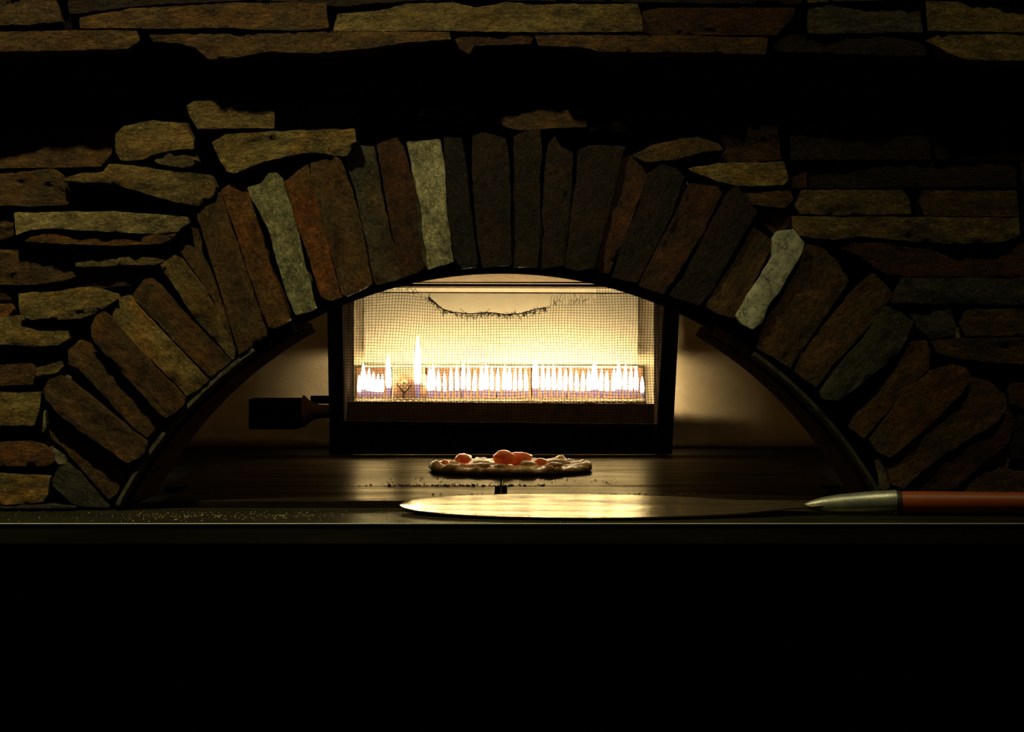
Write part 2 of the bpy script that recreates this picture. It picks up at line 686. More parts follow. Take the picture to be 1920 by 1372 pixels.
    X = Vector((ux.x, 0, ux.y))
    Z = Vector((0, -1, 0))
    Yv = Z.cross(X)
    mtx = Matrix(((X.x, Yv.x, Z.x, c.x), (X.y, Yv.y, Z.y, -prot), (X.z, Yv.z, Z.z, c.y), (0, 0, 0, 1)))
    o.matrix_local = mtx
    o.color = (col[0], col[1], col[2], rust)
    return o


TAN = (0.20, 0.145, 0.045)
OLV = (0.14, 0.100, 0.034)
BRN = (0.085, 0.050, 0.017)
RST = (0.13, 0.060, 0.016)
GRY = (0.058, 0.052, 0.032)
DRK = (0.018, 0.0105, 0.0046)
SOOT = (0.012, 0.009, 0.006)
PAL = (0.36, 0.33, 0.18)
GRN = (0.25, 0.235, 0.115)
WHT = (0.56, 0.54, 0.35)
RED = (0.050, 0.022, 0.009)

# --- the jutting upper wall: (outline, proud, colour, rust)
UP = [
    ([(-230, -8), (100, -10), (110, 15), (116, 40), (60, 44), (-230, 48)], .050, BRN, .5),
    ([(150, 33), (250, 15), (450, 5), (612, 7), (616, 52), (560, 57), (400, 52), (150, 52)], .062, BRN, .5),
    ([(-230, 60), (255, 57), (263, 75), (240, 90), (100, 95), (-230, 99)], .060, BRN, .6),
    ([(280, 65), (450, 63), (620, 60), (842, 62), (846, 75), (770, 80), (690, 92), (600, 99), (500, 97), (440, 108), (390, 109), (365, 87), (330, 80), (285, 77)], .060, BRN, .45),
    ([(632, 26), (700, 21), (760, 8), (850, 5), (890, 15), (950, 4), (1000, 11), (1060, 8), (1195, 9), (1203, 35), (1204, 60), (1000, 60), (800, 57), (625, 57)], .060, OLV, .3),
    ([(850, 66), (900, 63), (1000, 65), (995, 82), (945, 84), (890, 86), (880, 101), (862, 92)], .056, RED, .6),
    ([(1003, 67), (1110, 66), (1438, 72), (1435, 101), (1280, 98), (1130, 97), (1090, 88), (1010, 84)], .060, BRN, .5),
    ([(1206, 15), (1490, 14), (1485, 30), (1456, 65), (1206, 66)], .057, RED, .5),
    ([(1515, 10), (1726, 5), (1729, 60), (1515, 62)], .055, GRY, .3),
    ([(1735, 4), (2150, 5), (2150, 62), (1737, 58)], .056, OLV, .25),
    ([(1440, 78), (1465, 67), (1600, 65), (1720, 76), (1738, 90), (1735, 105), (1600, 101), (1460, 96)], .052, DRK, .3),
    ([(1736, 76), (1760, 65), (2150, 63), (2150, 120), (1810, 111), (1780, 100), (1755, 86)], .060, OLV, .4),
    ([(125, -30), (320, -32), (470, -25), (460, 0), (300, 8), (130, 24)], .052, DRK, .4),
    ([(475, -28), (900, -30), (1060, -26), (1040, 0), (880, -2), (760, 2), (640, 12), (480, 0)], .052, DRK, .4),
    ([(1070, -28), (1500, -30), (1505, 6), (1200, 4), (1075, 2)], .056, DRK, .4),
    ([(1515, -30), (2150, -30), (2150, -2), (1730, -1), (1515, 4)], .058, OLV, .3),
    ([(-230, -60), (110, -62), (120, -15), (-230, -15)], .055, BRN, .5),
]
for poly, pr, col, ru in UP:
    stone(poly, pr, col, ru, wall_up, back=0.0)

# --- the lower wall: flat-laid stones left and right of the arch
LOW = [
    # left side
    ([(-230, 232), (212, 240), (210, 287), (190, 311), (100, 314), (-230, 318)], -.010, BRN, .4),
    ([(216, 250), (232, 238), (285, 226), (350, 232), (362, 262), (365, 279), (320, 282), (285, 291), (268, 299), (228, 301), (218, 285)], .028, OLV, .45),
    ([(283, 297), (322, 287), (366, 285), (373, 303), (350, 316), (300, 307)], .024, OLV, .4),
    ([(350, 198), (365, 190), (505, 192), (513, 212), (514, 240), (372, 242), (358, 222)], .034, OLV, .3),
    ([(399, 268), (425, 252), (520, 246), (665, 243), (668, 265), (650, 291), (625, 291), (600, 286), (570, 285), (535, 293), (495, 302), (470, 311), (440, 324), (425, 321), (412, 296)], .036, TAN, .45),
    ([(117, 336), (150, 326), (195, 322), (205, 308), (255, 311), (330, 322), (395, 327), (405, 350), (400, 366), (372, 386), (345, 381), (300, 370), (250, 356), (205, 342), (150, 341)], .030, OLV, .4),
    ([(-230, 338), (30, 325), (70, 318), (100, 317), (112, 328), (119, 350), (131, 375), (125, 383), (60, 386), (-230, 382)], .016, BRN, .5),
    ([(-230, 391), (20, 390), (26, 405), (25, 440), (0, 450), (-230, 452)], .004, BRN, .3),
    ([(28, 400), (90, 397), (130, 396), (220, 397), (300, 402), (350, 406), (354, 418), (336, 428), (333, 434), (285, 438), (215, 434), (150, 432), (100, 427), (60, 430), (31, 440)], .034, (0.25, 0.19, 0.075), .1),
    ([(33, 443), (62, 432), (100, 430), (150, 435), (215, 437), (285, 441), (331, 437), (326, 446), (305, 456), (230, 460), (120, 457), (50, 453)], .030, (0.10, 0.05, 0.014), .5),
    ([(-230, 462), (60, 470), (90, 488), (118, 487), (130, 502), (141, 518), (120, 525), (60, 533), (-230, 536)], .010, BRN, .45),
    ([(140, 474), (200, 471), (260, 474), (305, 478), (308, 489), (290, 495), (220, 497), (190, 499), (142, 499)], .016, OLV, .35),
    ([(146, 505), (190, 502), (300, 502), (308, 515), (262, 533), (190, 540), (150, 536)], .000, DRK, .4),
    ([(33, 550), (100, 547), (130, 541), (165, 537), (185, 540), (215, 551), (222, 560), (205, 570), (185, 582), (170, 590), (150, 597), (110, 599), (90, 596), (60, 599), (40, 592)], .030, TAN, .35),
    ([(-230, 540), (15, 541), (19, 562), (-230, 566)], .004, RED, .5),
    ([(-230, 572), (18, 570), (25, 580), (14, 592), (-230, 600)], .008, RST, .5),
    ([(-230, 605), (30, 592), (40, 612), (75, 621), (125, 622), (129, 635), (110, 646), (60, 649), (20, 646), (-230, 647)], .024, TAN, .35),
    ([(-230, 651), (60, 653), (118, 651), (110, 666), (60, 678), (-230, 682)], .004, DRK, .4),
    ([(-230, 685), (60, 682), (67, 692), (62, 720), (-230, 732)], .020, BRN, .5),
    ([(66, 691), (115, 677), (121, 685), (110, 696), (70, 704)], .014, OLV, .2),
    ([(-230, 738), (58, 735), (76, 735), (73, 770), (63, 796), (-230, 797)], .022, TAN, .5),
    ([(-230, 832), (55, 828), (80, 835), (98, 853), (101, 865), (85, 872), (-230, 874)], .014, RST, .4),
    ([(-230, 884), (60, 890), (94, 893), (89, 925), (80, 941), (30, 945), (-230, 949)], .022, TAN, .7),
    ([(-230, 955), (25, 953), (45, 948), (90, 947), (130, 950), (141, 962), (-230, 964)], .030, GRY, .0),
    # above the crown
    ([(520, 190), (640, 186), (770, 190), (775, 222), (690, 236), (525, 238)], .000, DRK, .4),
    ([(780, 198), (895, 200), (889, 222), (850, 229), (815, 219), (782, 216)], .012, BRN, .5),
    ([(925, 222), (1000, 208), (1095, 206), (1100, 238), (1030, 240), (985, 242), (950, 239)], .014, BRN, .5),
    ([(1105, 206), (1330, 208), (1335, 236), (1230, 246), (1108, 243)], .010, DRK, .5),
    ([(1185, 292), (1230, 270), (1310, 256), (1345, 268), (1356, 280), (1310, 286), (1270, 298), (1212, 303)], .018, BRN, .3),
    ([(1345, 242), (1456, 236), (1466, 298), (1365, 304), (1352, 292), (1362, 280), (1352, 262)], .010, RED, .4),
    ([(1340, 206), (1460, 206), (1466, 230), (1342, 234)], .004, DRK, .4),
    ([(1290, 316), (1340, 306), (1470, 303), (1478, 335), (1470, 346), (1385, 348), (1350, 340), (1310, 326)], .024, TAN, .3),
    ([(1395, 364), (1483, 357), (1486, 374), (1470, 389), (1430, 386), (1412, 381)], .016, BRN, .4),
    ([(1424, 396), (1478, 391), (1482, 424), (1452, 438), (1428, 415)], .000, RED, .3),
    ([(1484, 334), (1512, 322), (1512, 350), (1486, 352)], .004, RED, .4),
    # right side
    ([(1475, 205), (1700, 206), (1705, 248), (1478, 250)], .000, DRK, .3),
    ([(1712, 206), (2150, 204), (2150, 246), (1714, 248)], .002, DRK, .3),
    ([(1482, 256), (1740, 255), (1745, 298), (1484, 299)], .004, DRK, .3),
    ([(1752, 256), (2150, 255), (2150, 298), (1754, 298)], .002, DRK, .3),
    ([(1517, 305), (1900, 303), (1906, 349), (1519, 352)], -.006, DRK, .6),  # dark stone colour stands in for the upper wall's shade on this row
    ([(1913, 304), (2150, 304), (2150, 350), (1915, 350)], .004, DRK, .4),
    ([(1505, 357), (1690, 357), (1703, 372), (1708, 400), (1600, 403), (1500, 401), (1491, 385)], .018, OLV, .15),
    ([(1732, 357), (1905, 358), (1910, 405), (1732, 404), (1724, 382)], .008, BRN, .3),
    ([(1485, 406), (1700, 407), (1908, 409), (1913, 445), (1880, 453), (1780, 456), (1700, 450), (1620, 442), (1560, 449), (1500, 440), (1487, 425)], .020, OLV, .3),
    ([(1920, 358), (2150, 358), (2150, 450), (1921, 448)], .004, DRK, .3),
    ([(1560, 457), (1650, 455), (1700, 464), (1740, 467), (1810, 463), (1870, 466), (1910, 456), (2150, 455), (2150, 518), (1700, 517), (1660, 512), (1640, 500), (1610, 478)], .014, RED, .45),
    ([(1690, 521), (2150, 523), (2150, 570), (1673, 568), (1679, 545)], .018, GRY, .0),
    ([(1700, 577), (1735, 574), (1780, 578), (1792, 610), (1790, 627), (1745, 634), (1720, 612)], .008, GRY, .1),
    ([(1812, 580), (2150, 578), (2150, 627), (1810, 629), (1801, 610)], .014, BRN, .2),
    ([(1748, 640), (1800, 634), (2150, 632), (2150, 686), (1860, 680), (1790, 670), (1755, 660)], .020, BRN, .25),
    ([(1757, 677), (1850, 689), (2150, 695), (2150, 712), (1830, 706), (1765, 692)], .000, DRK, .3),
    ([(1892, 730), (1900, 718), (2150, 715), (2150, 762), (1895, 764)], .014, BRN, .3),
    ([(1912, 772), (2150, 768), (2150, 868), (1895, 864), (1890, 842)], .006, DRK, .2),
    ([(1800, 930), (1838, 882), (1870, 873), (1905, 884), (2150, 900), (2150, 935), (1800, 948)], .012, BRN, .1),
]
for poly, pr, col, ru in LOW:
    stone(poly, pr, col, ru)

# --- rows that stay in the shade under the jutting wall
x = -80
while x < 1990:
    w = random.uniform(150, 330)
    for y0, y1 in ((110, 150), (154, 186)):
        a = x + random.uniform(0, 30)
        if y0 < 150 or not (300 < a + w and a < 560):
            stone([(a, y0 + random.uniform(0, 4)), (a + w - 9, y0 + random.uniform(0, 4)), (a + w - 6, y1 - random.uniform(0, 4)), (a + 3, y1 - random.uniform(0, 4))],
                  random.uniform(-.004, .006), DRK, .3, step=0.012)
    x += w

# --- the arch stones, left foot to right foot
ARCH = [
    ([(97, 900), (112, 874), (128, 868), (150, 884), (178, 922), (206, 960), (150, 962), (137, 945), (99, 911)], .014, GRY, .1),
    ([(92, 802), (115, 800), (140, 815), (225, 880), (236, 892), (217, 925), (206, 936), (180, 910), (120, 840), (95, 820)], .006, BRN, .4),
    ([(83, 728), (91, 712), (112, 704), (126, 711), (200, 768), (276, 830), (266, 855), (240, 866), (225, 858), (170, 822), (118, 784), (86, 748)], .030, BRN, .4),
    ([(127, 657), (150, 637), (168, 646), (178, 664), (303, 782), (300, 796), (276, 818), (250, 800), (180, 724), (150, 690), (129, 684)], .022, BRN, .5),
    ([(170, 612), (180, 592), (193, 585), (208, 595), (346, 746), (349, 760), (336, 776), (312, 782), (300, 774), (180, 645), (171, 630)], .032, BRN, .7),
    ([(211, 590), (225, 558), (240, 553), (248, 562), (391, 712), (371, 735), (349, 741), (345, 735), (213, 601)], .030, TAN, .8),
    ([(250, 551), (270, 525), (283, 521), (300, 535), (336, 576), (431, 673), (438, 685), (401, 708), (390, 702), (256, 563)], .022, BRN, .7),
    ([(302, 497), (311, 490), (328, 478), (341, 486), (386, 546), (439, 656), (437, 673), (424, 660), (370, 600), (320, 526), (306, 506)], .024, OLV, .5),
    ([(331, 456), (345, 428), (358, 415), (369, 412), (382, 482), (418, 560), (442, 640), (436, 645), (395, 552), (334, 465)], .004, BRN, .3),
    ([(370, 402), (374, 388), (402, 367), (413, 360), (426, 400), (466, 520), (502, 630), (481, 655), (450, 666), (430, 600), (400, 500), (372, 412)], .024, BRN, .3),
    ([(415, 357), (430, 347), (455, 338), (462, 350), (487, 430), (506, 496), (536, 576), (543, 600), (516, 616), (505, 612), (490, 580), (450, 456), (430, 400)], .026, RST, .5),
    ([(465, 352), (490, 345), (503, 325), (519, 322), (530, 336), (546, 390), (560, 440), (566, 470), (592, 576), (585, 581), (555, 590), (545, 570), (520, 490), (505, 430), (471, 370)], .028, GRN, .12),
    ([(533, 341), (560, 320), (577, 309), (589, 350), (606, 420), (619, 480), (641, 556), (621, 564), (601, 556), (582, 490), (562, 435), (546, 380)], .026, RST, 1.0),
    ([(583, 306), (630, 295), (640, 300), (656, 345), (680, 430), (692, 500), (698, 530), (671, 550), (651, 558), (641, 550), (621, 475), (601, 400), (586, 340)], .030, BRN, .5),
    ([(647, 290), (670, 273), (700, 275), (706, 300), (718, 380), (731, 430), (748, 500), (752, 520), (706, 535), (698, 520), (682, 430), (664, 350)], .020, GRY, .7),
    ([(707, 271), (745, 258), (758, 276), (775, 350), (785, 450), (795, 500), (786, 510), (754, 519), (737, 440), (720, 350)], .018, RED, .5),
    ([(763, 266), (825, 262), (832, 300), (838, 400), (845, 455), (850, 490), (802, 504), (792, 490), (781, 400), (769, 300)], .010, PAL, .08),
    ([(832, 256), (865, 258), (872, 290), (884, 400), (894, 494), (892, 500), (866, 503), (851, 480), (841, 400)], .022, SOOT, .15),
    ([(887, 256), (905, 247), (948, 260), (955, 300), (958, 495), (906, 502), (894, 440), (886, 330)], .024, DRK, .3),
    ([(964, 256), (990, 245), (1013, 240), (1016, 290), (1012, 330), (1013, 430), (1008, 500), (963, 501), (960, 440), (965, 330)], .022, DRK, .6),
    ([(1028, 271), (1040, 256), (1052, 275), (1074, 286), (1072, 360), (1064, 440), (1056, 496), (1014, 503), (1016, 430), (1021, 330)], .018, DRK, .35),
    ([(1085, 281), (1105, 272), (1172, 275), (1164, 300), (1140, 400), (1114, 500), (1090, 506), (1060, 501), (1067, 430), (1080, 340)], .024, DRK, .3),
    ([(1160, 300), (1181, 291), (1200, 310), (1213, 331), (1188, 400), (1160, 470), (1141, 511), (1118, 510), (1133, 430)], .022, RED, .6),
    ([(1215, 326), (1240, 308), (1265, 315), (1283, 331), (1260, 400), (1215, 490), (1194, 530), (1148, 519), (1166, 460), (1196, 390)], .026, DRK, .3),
    ([(1286, 356), (1296, 343), (1345, 350), (1354, 363), (1320, 430), (1260, 530), (1244, 551), (1198, 534), (1218, 490), (1262, 410)], .024, RED, .6),
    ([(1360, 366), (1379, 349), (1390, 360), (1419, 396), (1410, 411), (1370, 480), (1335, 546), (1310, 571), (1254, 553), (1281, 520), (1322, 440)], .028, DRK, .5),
    ([(1411, 425), (1450, 453), (1444, 470), (1414, 530), (1384, 597), (1345, 587), (1322, 574), (1351, 530)], .024, BRN, .3),
    ([(1512, 457), (1545, 467), (1570, 490), (1592, 525), (1560, 575), (1515, 640), (1481, 689), (1420, 652), (1428, 622), (1463, 550)], .024, BRN, .35),
    ([(1637, 512), (1655, 528), (1672, 550), (1655, 580), (1620, 620), (1560, 686), (1530, 726), (1491, 696), (1506, 660), (1562, 590)], .026, BRN, .5),
    ([(1660, 573), (1690, 585), (1714, 602), (1700, 636), (1680, 666), (1620, 715), (1570, 750), (1542, 748), (1539, 735), (1562, 700), (1622, 630)], .030, GRY, .1),
    ([(1700, 655), (1716, 640), (1738, 637), (1745, 660), (1742, 690), (1700, 730), (1650, 785), (1620, 822), (1592, 800), (1602, 780), (1642, 745), (1682, 690)], .018, BRN, .6),
    ([(1750, 696), (1790, 685), (1810, 690), (1820, 706), (1800, 740), (1740, 800), (1670, 856), (1646, 846), (1632, 826), (1662, 785), (1702, 730)], .030, BRN, .7),
    ([(1826, 708), (1855, 715), (1886, 741), (1886, 765), (1865, 795), (1800, 830), (1730, 880), (1692, 915), (1671, 907), (1661, 872), (1722, 816), (1792, 760)], .022, BRN, .3),
    ([(1870, 800), (1893, 768), (1905, 786), (1890, 832), (1845, 866), (1800, 906), (1770, 940), (1702, 945), (1722, 896), (1772, 862)], .016, RED, .3),
]
def off_arch(x, y):
    """keep an arch stone's outline outside the opening"""
    dx, dy = x - 940.0, y - 1317.0
    r = math.hypot(dx, dy)
    k = max(1.0, 817.0 / r)
    return (940.0 + dx * k, 1317.0 + dy * k)


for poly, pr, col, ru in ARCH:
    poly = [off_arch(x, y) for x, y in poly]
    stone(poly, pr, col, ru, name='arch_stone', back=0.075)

fill = stone([(1450, 450), (1458, 433), (1487, 429), (1508, 455), (1502, 475), (1462, 545), (1438, 575), (1427, 605), (1411, 617), (1391, 607), (1380, 592), (1402, 555), (1432, 510), (1449, 480)],
             .034, WHT, 0, name='mortar_fill', back=0.06, rough=0.8, material=M['fill'])
fill['label'] = 'pale cracked mortar joint'
# smears of mortar between the stones
for poly in [
    [(1503, 478), (1512, 462), (1522, 470), (1505, 520), (1482, 560), (1472, 556)],
    [(1483, 690), (1492, 680), (1504, 690), (1494, 712), (1484, 706)],
    [(1640, 862), (1650, 858), (1662, 880), (1668, 915), (1655, 918)],
    [(112, 700), (120, 696), (170, 735), (168, 742)],
    [(70, 790), (84, 770), (86, 800), (78, 812)],
    [(98, 838), (120, 850), (128, 868), (110, 870), (100, 856)],
    [(1792, 614), (1799, 616), (1803, 632), (1792, 632)],
    [(1840, 868), (1880, 846), (1896, 862), (1890, 876), (1850, 880)],
    [(1205, 306), (1218, 308), (1213, 324), (1203, 322)],
    [(1280, 352), (1289, 340), (1293, 352), (1284, 366)],
]:
    stone(poly, .004, (0.22, 0.19, 0.10), .1, name='mortar', rough=0.7, material=M['fill'])

# ------------------------------------------------------------------ steel band lining the feet of the arch
def band(name, a_from, a_to):
    bm = bmesh.new()
    ro, ri = RA - 0.0005, RA - 22 * U
    rows = []
    n = 40
    for k in range(n + 1):
        t = math.radians(a_from + (a_to - a_from) * k / n)
        cs, sn = math.sin(t), math.cos(t)
        row = []
        for r, y in ((ro, -0.006), (ri + .003, -0.006), (ri, -0.002), (ri, 0.25), (ro, 0.25)):
            x_, z_ = AX + r * cs, AZ + r * sn
            row.append(bm.verts.new((x_, y, max(z_, 0.0008))))
        rows.append(row)
    for a, b in zip(rows, rows[1:]):
        for j in range(5):
            bm.faces.new((a[j], a[(j + 1) % 5], b[(j + 1) % 5], b[j]))
    bm.faces.new(rows[0])
    bm.faces.new(rows[-1][::-1])
    o = tag(obj(name, bm, M['band'], smooth=35), kind='structure')
    # mortar bead smeared along the front edge
    bm = bmesh.new()
    rows = []
    n = 90
    for k in range(n + 1):
        t = math.radians(a_from + (a_to - a_from) * (0.18 + 0.80 * k / n))
        cs, sn = math.sin(t), math.cos(t)
        w = noise.noise(Vector((t * 40, 0, 2))) * .0035 + noise.noise(Vector((t * 130, 0, 5))) * .0016
        row = []
        for r, y in ((RA - .0008, -.0062), (RA - .0012, -.020 + w * .4), (RA - .0075 + w * .5, -.021 - w * .5), (RA - .0130 + w, -.0062)):
            row.append(bm.verts.new((AX + r * cs, y, max(.001, AZ + r * sn))))
        rows.append(row)
    for a, b in zip(rows, rows[1:]):
        for j in range(4):
            bm.faces.new((a[j], a[(j + 1) % 4], b[(j + 1) % 4], b[j]))
    bm.faces.new(rows[0])
    bm.faces.new(rows[-1][::-1])
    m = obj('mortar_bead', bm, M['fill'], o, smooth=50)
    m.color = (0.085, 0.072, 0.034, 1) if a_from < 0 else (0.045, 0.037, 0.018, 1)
    return o


aL = math.degrees(math.asin((940 - 551) / 812))
aR = math.degrees(math.asin((1343 - 940) / 812))
aB = math.degrees(math.acos((0.0 - AZ) / (RA - 10 * U)))
band('trim_1', -aL, -aB)
band('trim_2', aR, aB)

# ------------------------------------------------------------------ oven vault
def vault():
    bm = bmesh.new()
    n, rows = 48, []
    ys = [0.12, 0.3, 0.5, 0.7, 0.85] + [0.85 + 0.66 * math.sin(math.pi / 2 * k / 24) for k in range(1, 25)]
    for y in ys:
        k = 1.0 if y <= 0.85 else max(0.0, 1 - ((y - 0.85) / 0.66) ** 8) ** 0.125
        k = max(k, 0.01)
        row = []
        for i in range(n + 1):
            t = math.pi * i / n
            c, s = math.cos(t), math.sin(t)
            row.append(bm.verts.new((AX + 1.55 * k * math.copysign(abs(c) ** 0.9, c), y, 0.62 * k * abs(s) ** 0.9)))
        rows.append(row)
    for a, b in zip(rows, rows[1:]):
        for i in range(n):
            bm.faces.new((a[i], b[i], b[i + 1], a[i + 1]))
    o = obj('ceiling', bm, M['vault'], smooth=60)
    md = o.modifiers.new('thickness', 'SOLIDIFY')
    md.thickness = 0.03
    md.offset = 1.0
    return tag(o, kind='structure')


vault_o = vault()

# ------------------------------------------------------------------ hearth: base and tiles
bm = bmesh.new()
box(bm, (-1.65, 0.1195, -0.05), (1.62, 1.60, -0.0002))
floor = tag(obj('floor', bm, M['black']), kind='structure')
TZ = 0.012
for (x0, x1, y0, y1) in [(-0.60, -0.031, .030, .296), (-0.009, 0.57, .030, .296),
                         (-0.645, -0.022, .302, .62), (-0.019, 0.61, .302, .62),
                         (-0.645, -0.04, .624, 1.08), (-0.037, 0.61, .624, 1.08)]:
    bm = bmesh.new()
    box(bm, (x0, y0, 0.0), (x1, y1, TZ + random.uniform(-.0006, .0006)), 0.0012)
    obj('tile', bm, M['tile'], floor)

# ------------------------------------------------------------------ counter
counter = empty('counter', (0, 0, -0.45))
tag(counter, 'dark steel counter ledge running below the stone arch', 'counter')
bm = bmesh.new()
box(bm, (-1.75, -0.198, -0.034), (1.75, 0.119, -0.0003), 0.0012)
o = obj('worktop', bm, M['counter'], counter)
o.location = (0, 0, 0.45)
bm = bmesh.new()
box(bm, (-1.75, -0.2002, -0.0024), (1.75, -0.1981, -0.0006), 0.0005)
o = obj('highlight_strip', bm, M['edge'], counter)  # thin pale strip drawn as the highlight along the worktop's front bevel
o.location = (0, 0, 0.45)
bm = bmesh.new()
box(bm, (-1.75, -0.10, -0.85), (1.75, 0.118, -0.034))
o = obj('front_panel', bm, M['black'], counter)
o.location = (0, 0, 0.45)

# ------------------------------------------------------------------ gas burner
YF = 1.10      # frame plane
YM = 1.112     # wire mesh
YB = 1.30      # flames
YP = 1.405     # heat plate
burner = empty('gas_burner', (0, YB, 0))
tag(burner, 'long gas burner with mesh screen and flames at the back of the oven', 'burner')


def part(name, bm, material, smooth=None, parent=None):
    o = obj(name, bm, material, parent or burner, smooth)
    if parent is None:
        o.location = (0, -YB, 0)
    return o


def prism(bm, quad, y0, y1):
    """a px quad in the plane y0, extruded straight back to y1"""
    a = [bm.verts.new(P(x, y, y0)) for x, y in quad]
    b = [bm.verts.new((v.co.x, y1, v.co.z)) for v in a]
    n = len(a)
    bm.faces.new(a)
    bm.faces.new(b[::-1])
    for i in range(n):
        bm.faces.new((a[i], b[i], b[(i + 1) % n], a[(i + 1) % n]))


zfloor = HOR + (H - TZ) * F / (YF + D)
for quad in ([(613, 545), (641, 545), (646, zfloor), (618, zfloor)], [(1247, 545), (1276, 545), (1260, zfloor), (1229, zfloor)]):
    bm = bmesh.new()
    prism(bm, quad, YF, YF + 0.03)
    part('post', bm, M['post'])
bm = bmesh.new()
prism(bm, [(644, 789), (1231, 795), (1230, 800), (644, 794)], YF + 0.004, YF + 0.026)
part('sill', bm, M['post'])
bm = bmesh.new()
prism(bm, [(645, 795), (1230, 801), (1228, zfloor), (646, zfloor)], YF + 0.008, YF + 0.024)
part('lower_panel', bm, M['post'])
# added baffles holding flame light off the sides, stopping short of the back wall
for px in (641, 1246):
    bm = bmesh.new()
    q = P(px, 700, YF + .03)
    sgn = -1 if px < 960 else 1
    box(bm, (min(q.x, q.x + sgn * .004), YF + .03, TZ), (max(q.x, q.x + sgn * .004), 1.448 if px < 960 else 1.44, .40), .0008)
    box(bm, (min(q.x, q.x + sgn * .004), 1.441, TZ), (max(q.x, q.x + sgn * .004), 1.503, .105))
    part('light_baffle', bm, M['post'])
# sloping hood over the burner
bm = bmesh.new()
x0, x1 = P(636, 0, YF + .03).x, P(1251, 0, YF + .03).x
q = [Vector((x0, YP + .008, .402)), Vector((x1, YP + .008, .402)), Vector((x1, 1.14, .505)), Vector((x0, 1.14, .505))]
vs = [bm.verts.new(p) for p in q] + [bm.verts.new(p + Vector((0, .004, .010))) for p in q]
bm.faces.new(vs[:4])
bm.faces.new(vs[4:][::-1])
for i in range(4):
    bm.faces.new((vs[i], vs[4 + i], vs[4 + (i + 1) % 4], vs[(i + 1) % 4]))
part('hood', bm, M['hood'])
# front face of the burner trough
bm = bmesh.new()
prism(bm, [(648, 752), (1226, 757), (1226, 812), (648, 808)], YB - .030, YB - .026)
part('trough_front', bm, M['tray'])
# pipe with its row of ports
zp = P(0, 748, YB).z
xl, xr = P(664, 0, YB).x, P(1212, 0, YB).x
bm = bmesh.new()
lathe(bm, [(0, .004), (.002, .013), (xr - xl - .002, .013), (xr - xl, .004)], (xl, YB, zp - 0.012), (1, 0, 0), 20)
pipe = part('burner_pipe', bm, M['tray'], 40)
bm = bmesh.new()
x = 671.0
while x < 1210:
    q = P(x, 747, YB)
    lathe(bm, [(0, .0042), (.008, .0042), (.0085, .0030)], (q.x, YB, zp - .006), (0, 0, 1), 8)
    lathe(bm, [(0, .0030), (.005, .0030), (.006, .0018)], (q.x, YB - .009, zp - .006), (0, -0.8, 0.6), 8)
    x += 10.9
ports = tag(obj('port_row', bm, M['brass'], pipe), kind='stuff')
# heat plate behind the flames with its folded foot
bm = bmesh.new()
prism(bm, [(683, 549), (1196, 551), (1196, 689), (683, 687)], YP, YP + .005)
part('heat_plate', bm, M['plate'])
bm = bmesh.new()
prism(bm, [(683, 684), (1196, 686), (1196, 690), (683, 688)], YP - .012, YP)
part('plate_foot', bm, M['plate'])
for y0, y1, dy in ((530, 536.5, 0.0), (539, 546.5, .004)):
    bm = bmesh.new()
    q = [P(655, y0, YP - .03), P(1235, y0 + 2, YP - .03), P(1235, y1 + 2, YP - .008), P(655, y1, YP - .008)]
    vs = [bm.verts.new(p) for p in q] + [bm.verts.new(p + Vector((0, .004, .002))) for p in q]
    bm.faces.new(vs[:4])
    bm.faces.new(vs[4:][::-1])
    for i in range(4):
        bm.faces.new((vs[i], vs[4 + i], vs[4 + (i + 1) % 4], vs[(i + 1) % 4]))
    part('top_rail', bm, M['plate'])
# brick course behind the burner
xa = 668.0
while xa < 1208:
    bm = bmesh.new()
    w = min(66.0, 1208 - xa)
    a, b = P(xa, 688, 1.47), P(xa + w - 2, 775, 1.47)
    box(bm, (a.x, 1.47, b.z), (b.x, 1.50, a.z), .0015)
    part('brick', bm, M['plate'] if 690 < xa < 800 else M['brick'])
    xa += 66.0
# ignition bracket and its bolts
bm = bmesh.new()
a, b = P(737, 702, YB + .018), P(799, 746, YB + .018)
box(bm, (a.x, YB + .018, b.z), (b.x, YB + .021, a.z), .0006)
br = part('bracket', bm, M['brick'])
for px, py, r in ((757.5, 717, .0085), (794, 719, .0062)):
    bm = bmesh.new()
    q = P(px, py, YB + .004)
    lathe(bm, [(0, r * .9), (.001, r), (.009, r), (.010, r * .9)], (q.x, YB + .018, q.z), (0, -1, 0), 6)
    lathe(bm, [(.009, r * .5), (.015, r * .5), (.016, r * .4)], (q.x, YB + .018, q.z), (0, -1, 0), 10)
    obj('bolt', bm, M['brass'], br)
bm = bmesh.new()
V, Fc = [], []
add_wire(V, Fc, [P(744, 719, YB - .002), P(752, 728, YB - .004), P(757, 736, YB - .004)], .0022, 6)
add_wire(V, Fc, [P(771, 721, YB - .002), P(764, 729, YB - .004), P(757, 738, YB - .004), P(757, 746, YB - .004)], .0022, 6)
bm.free()
obj('electrode', (V, Fc), M['tray'], br)
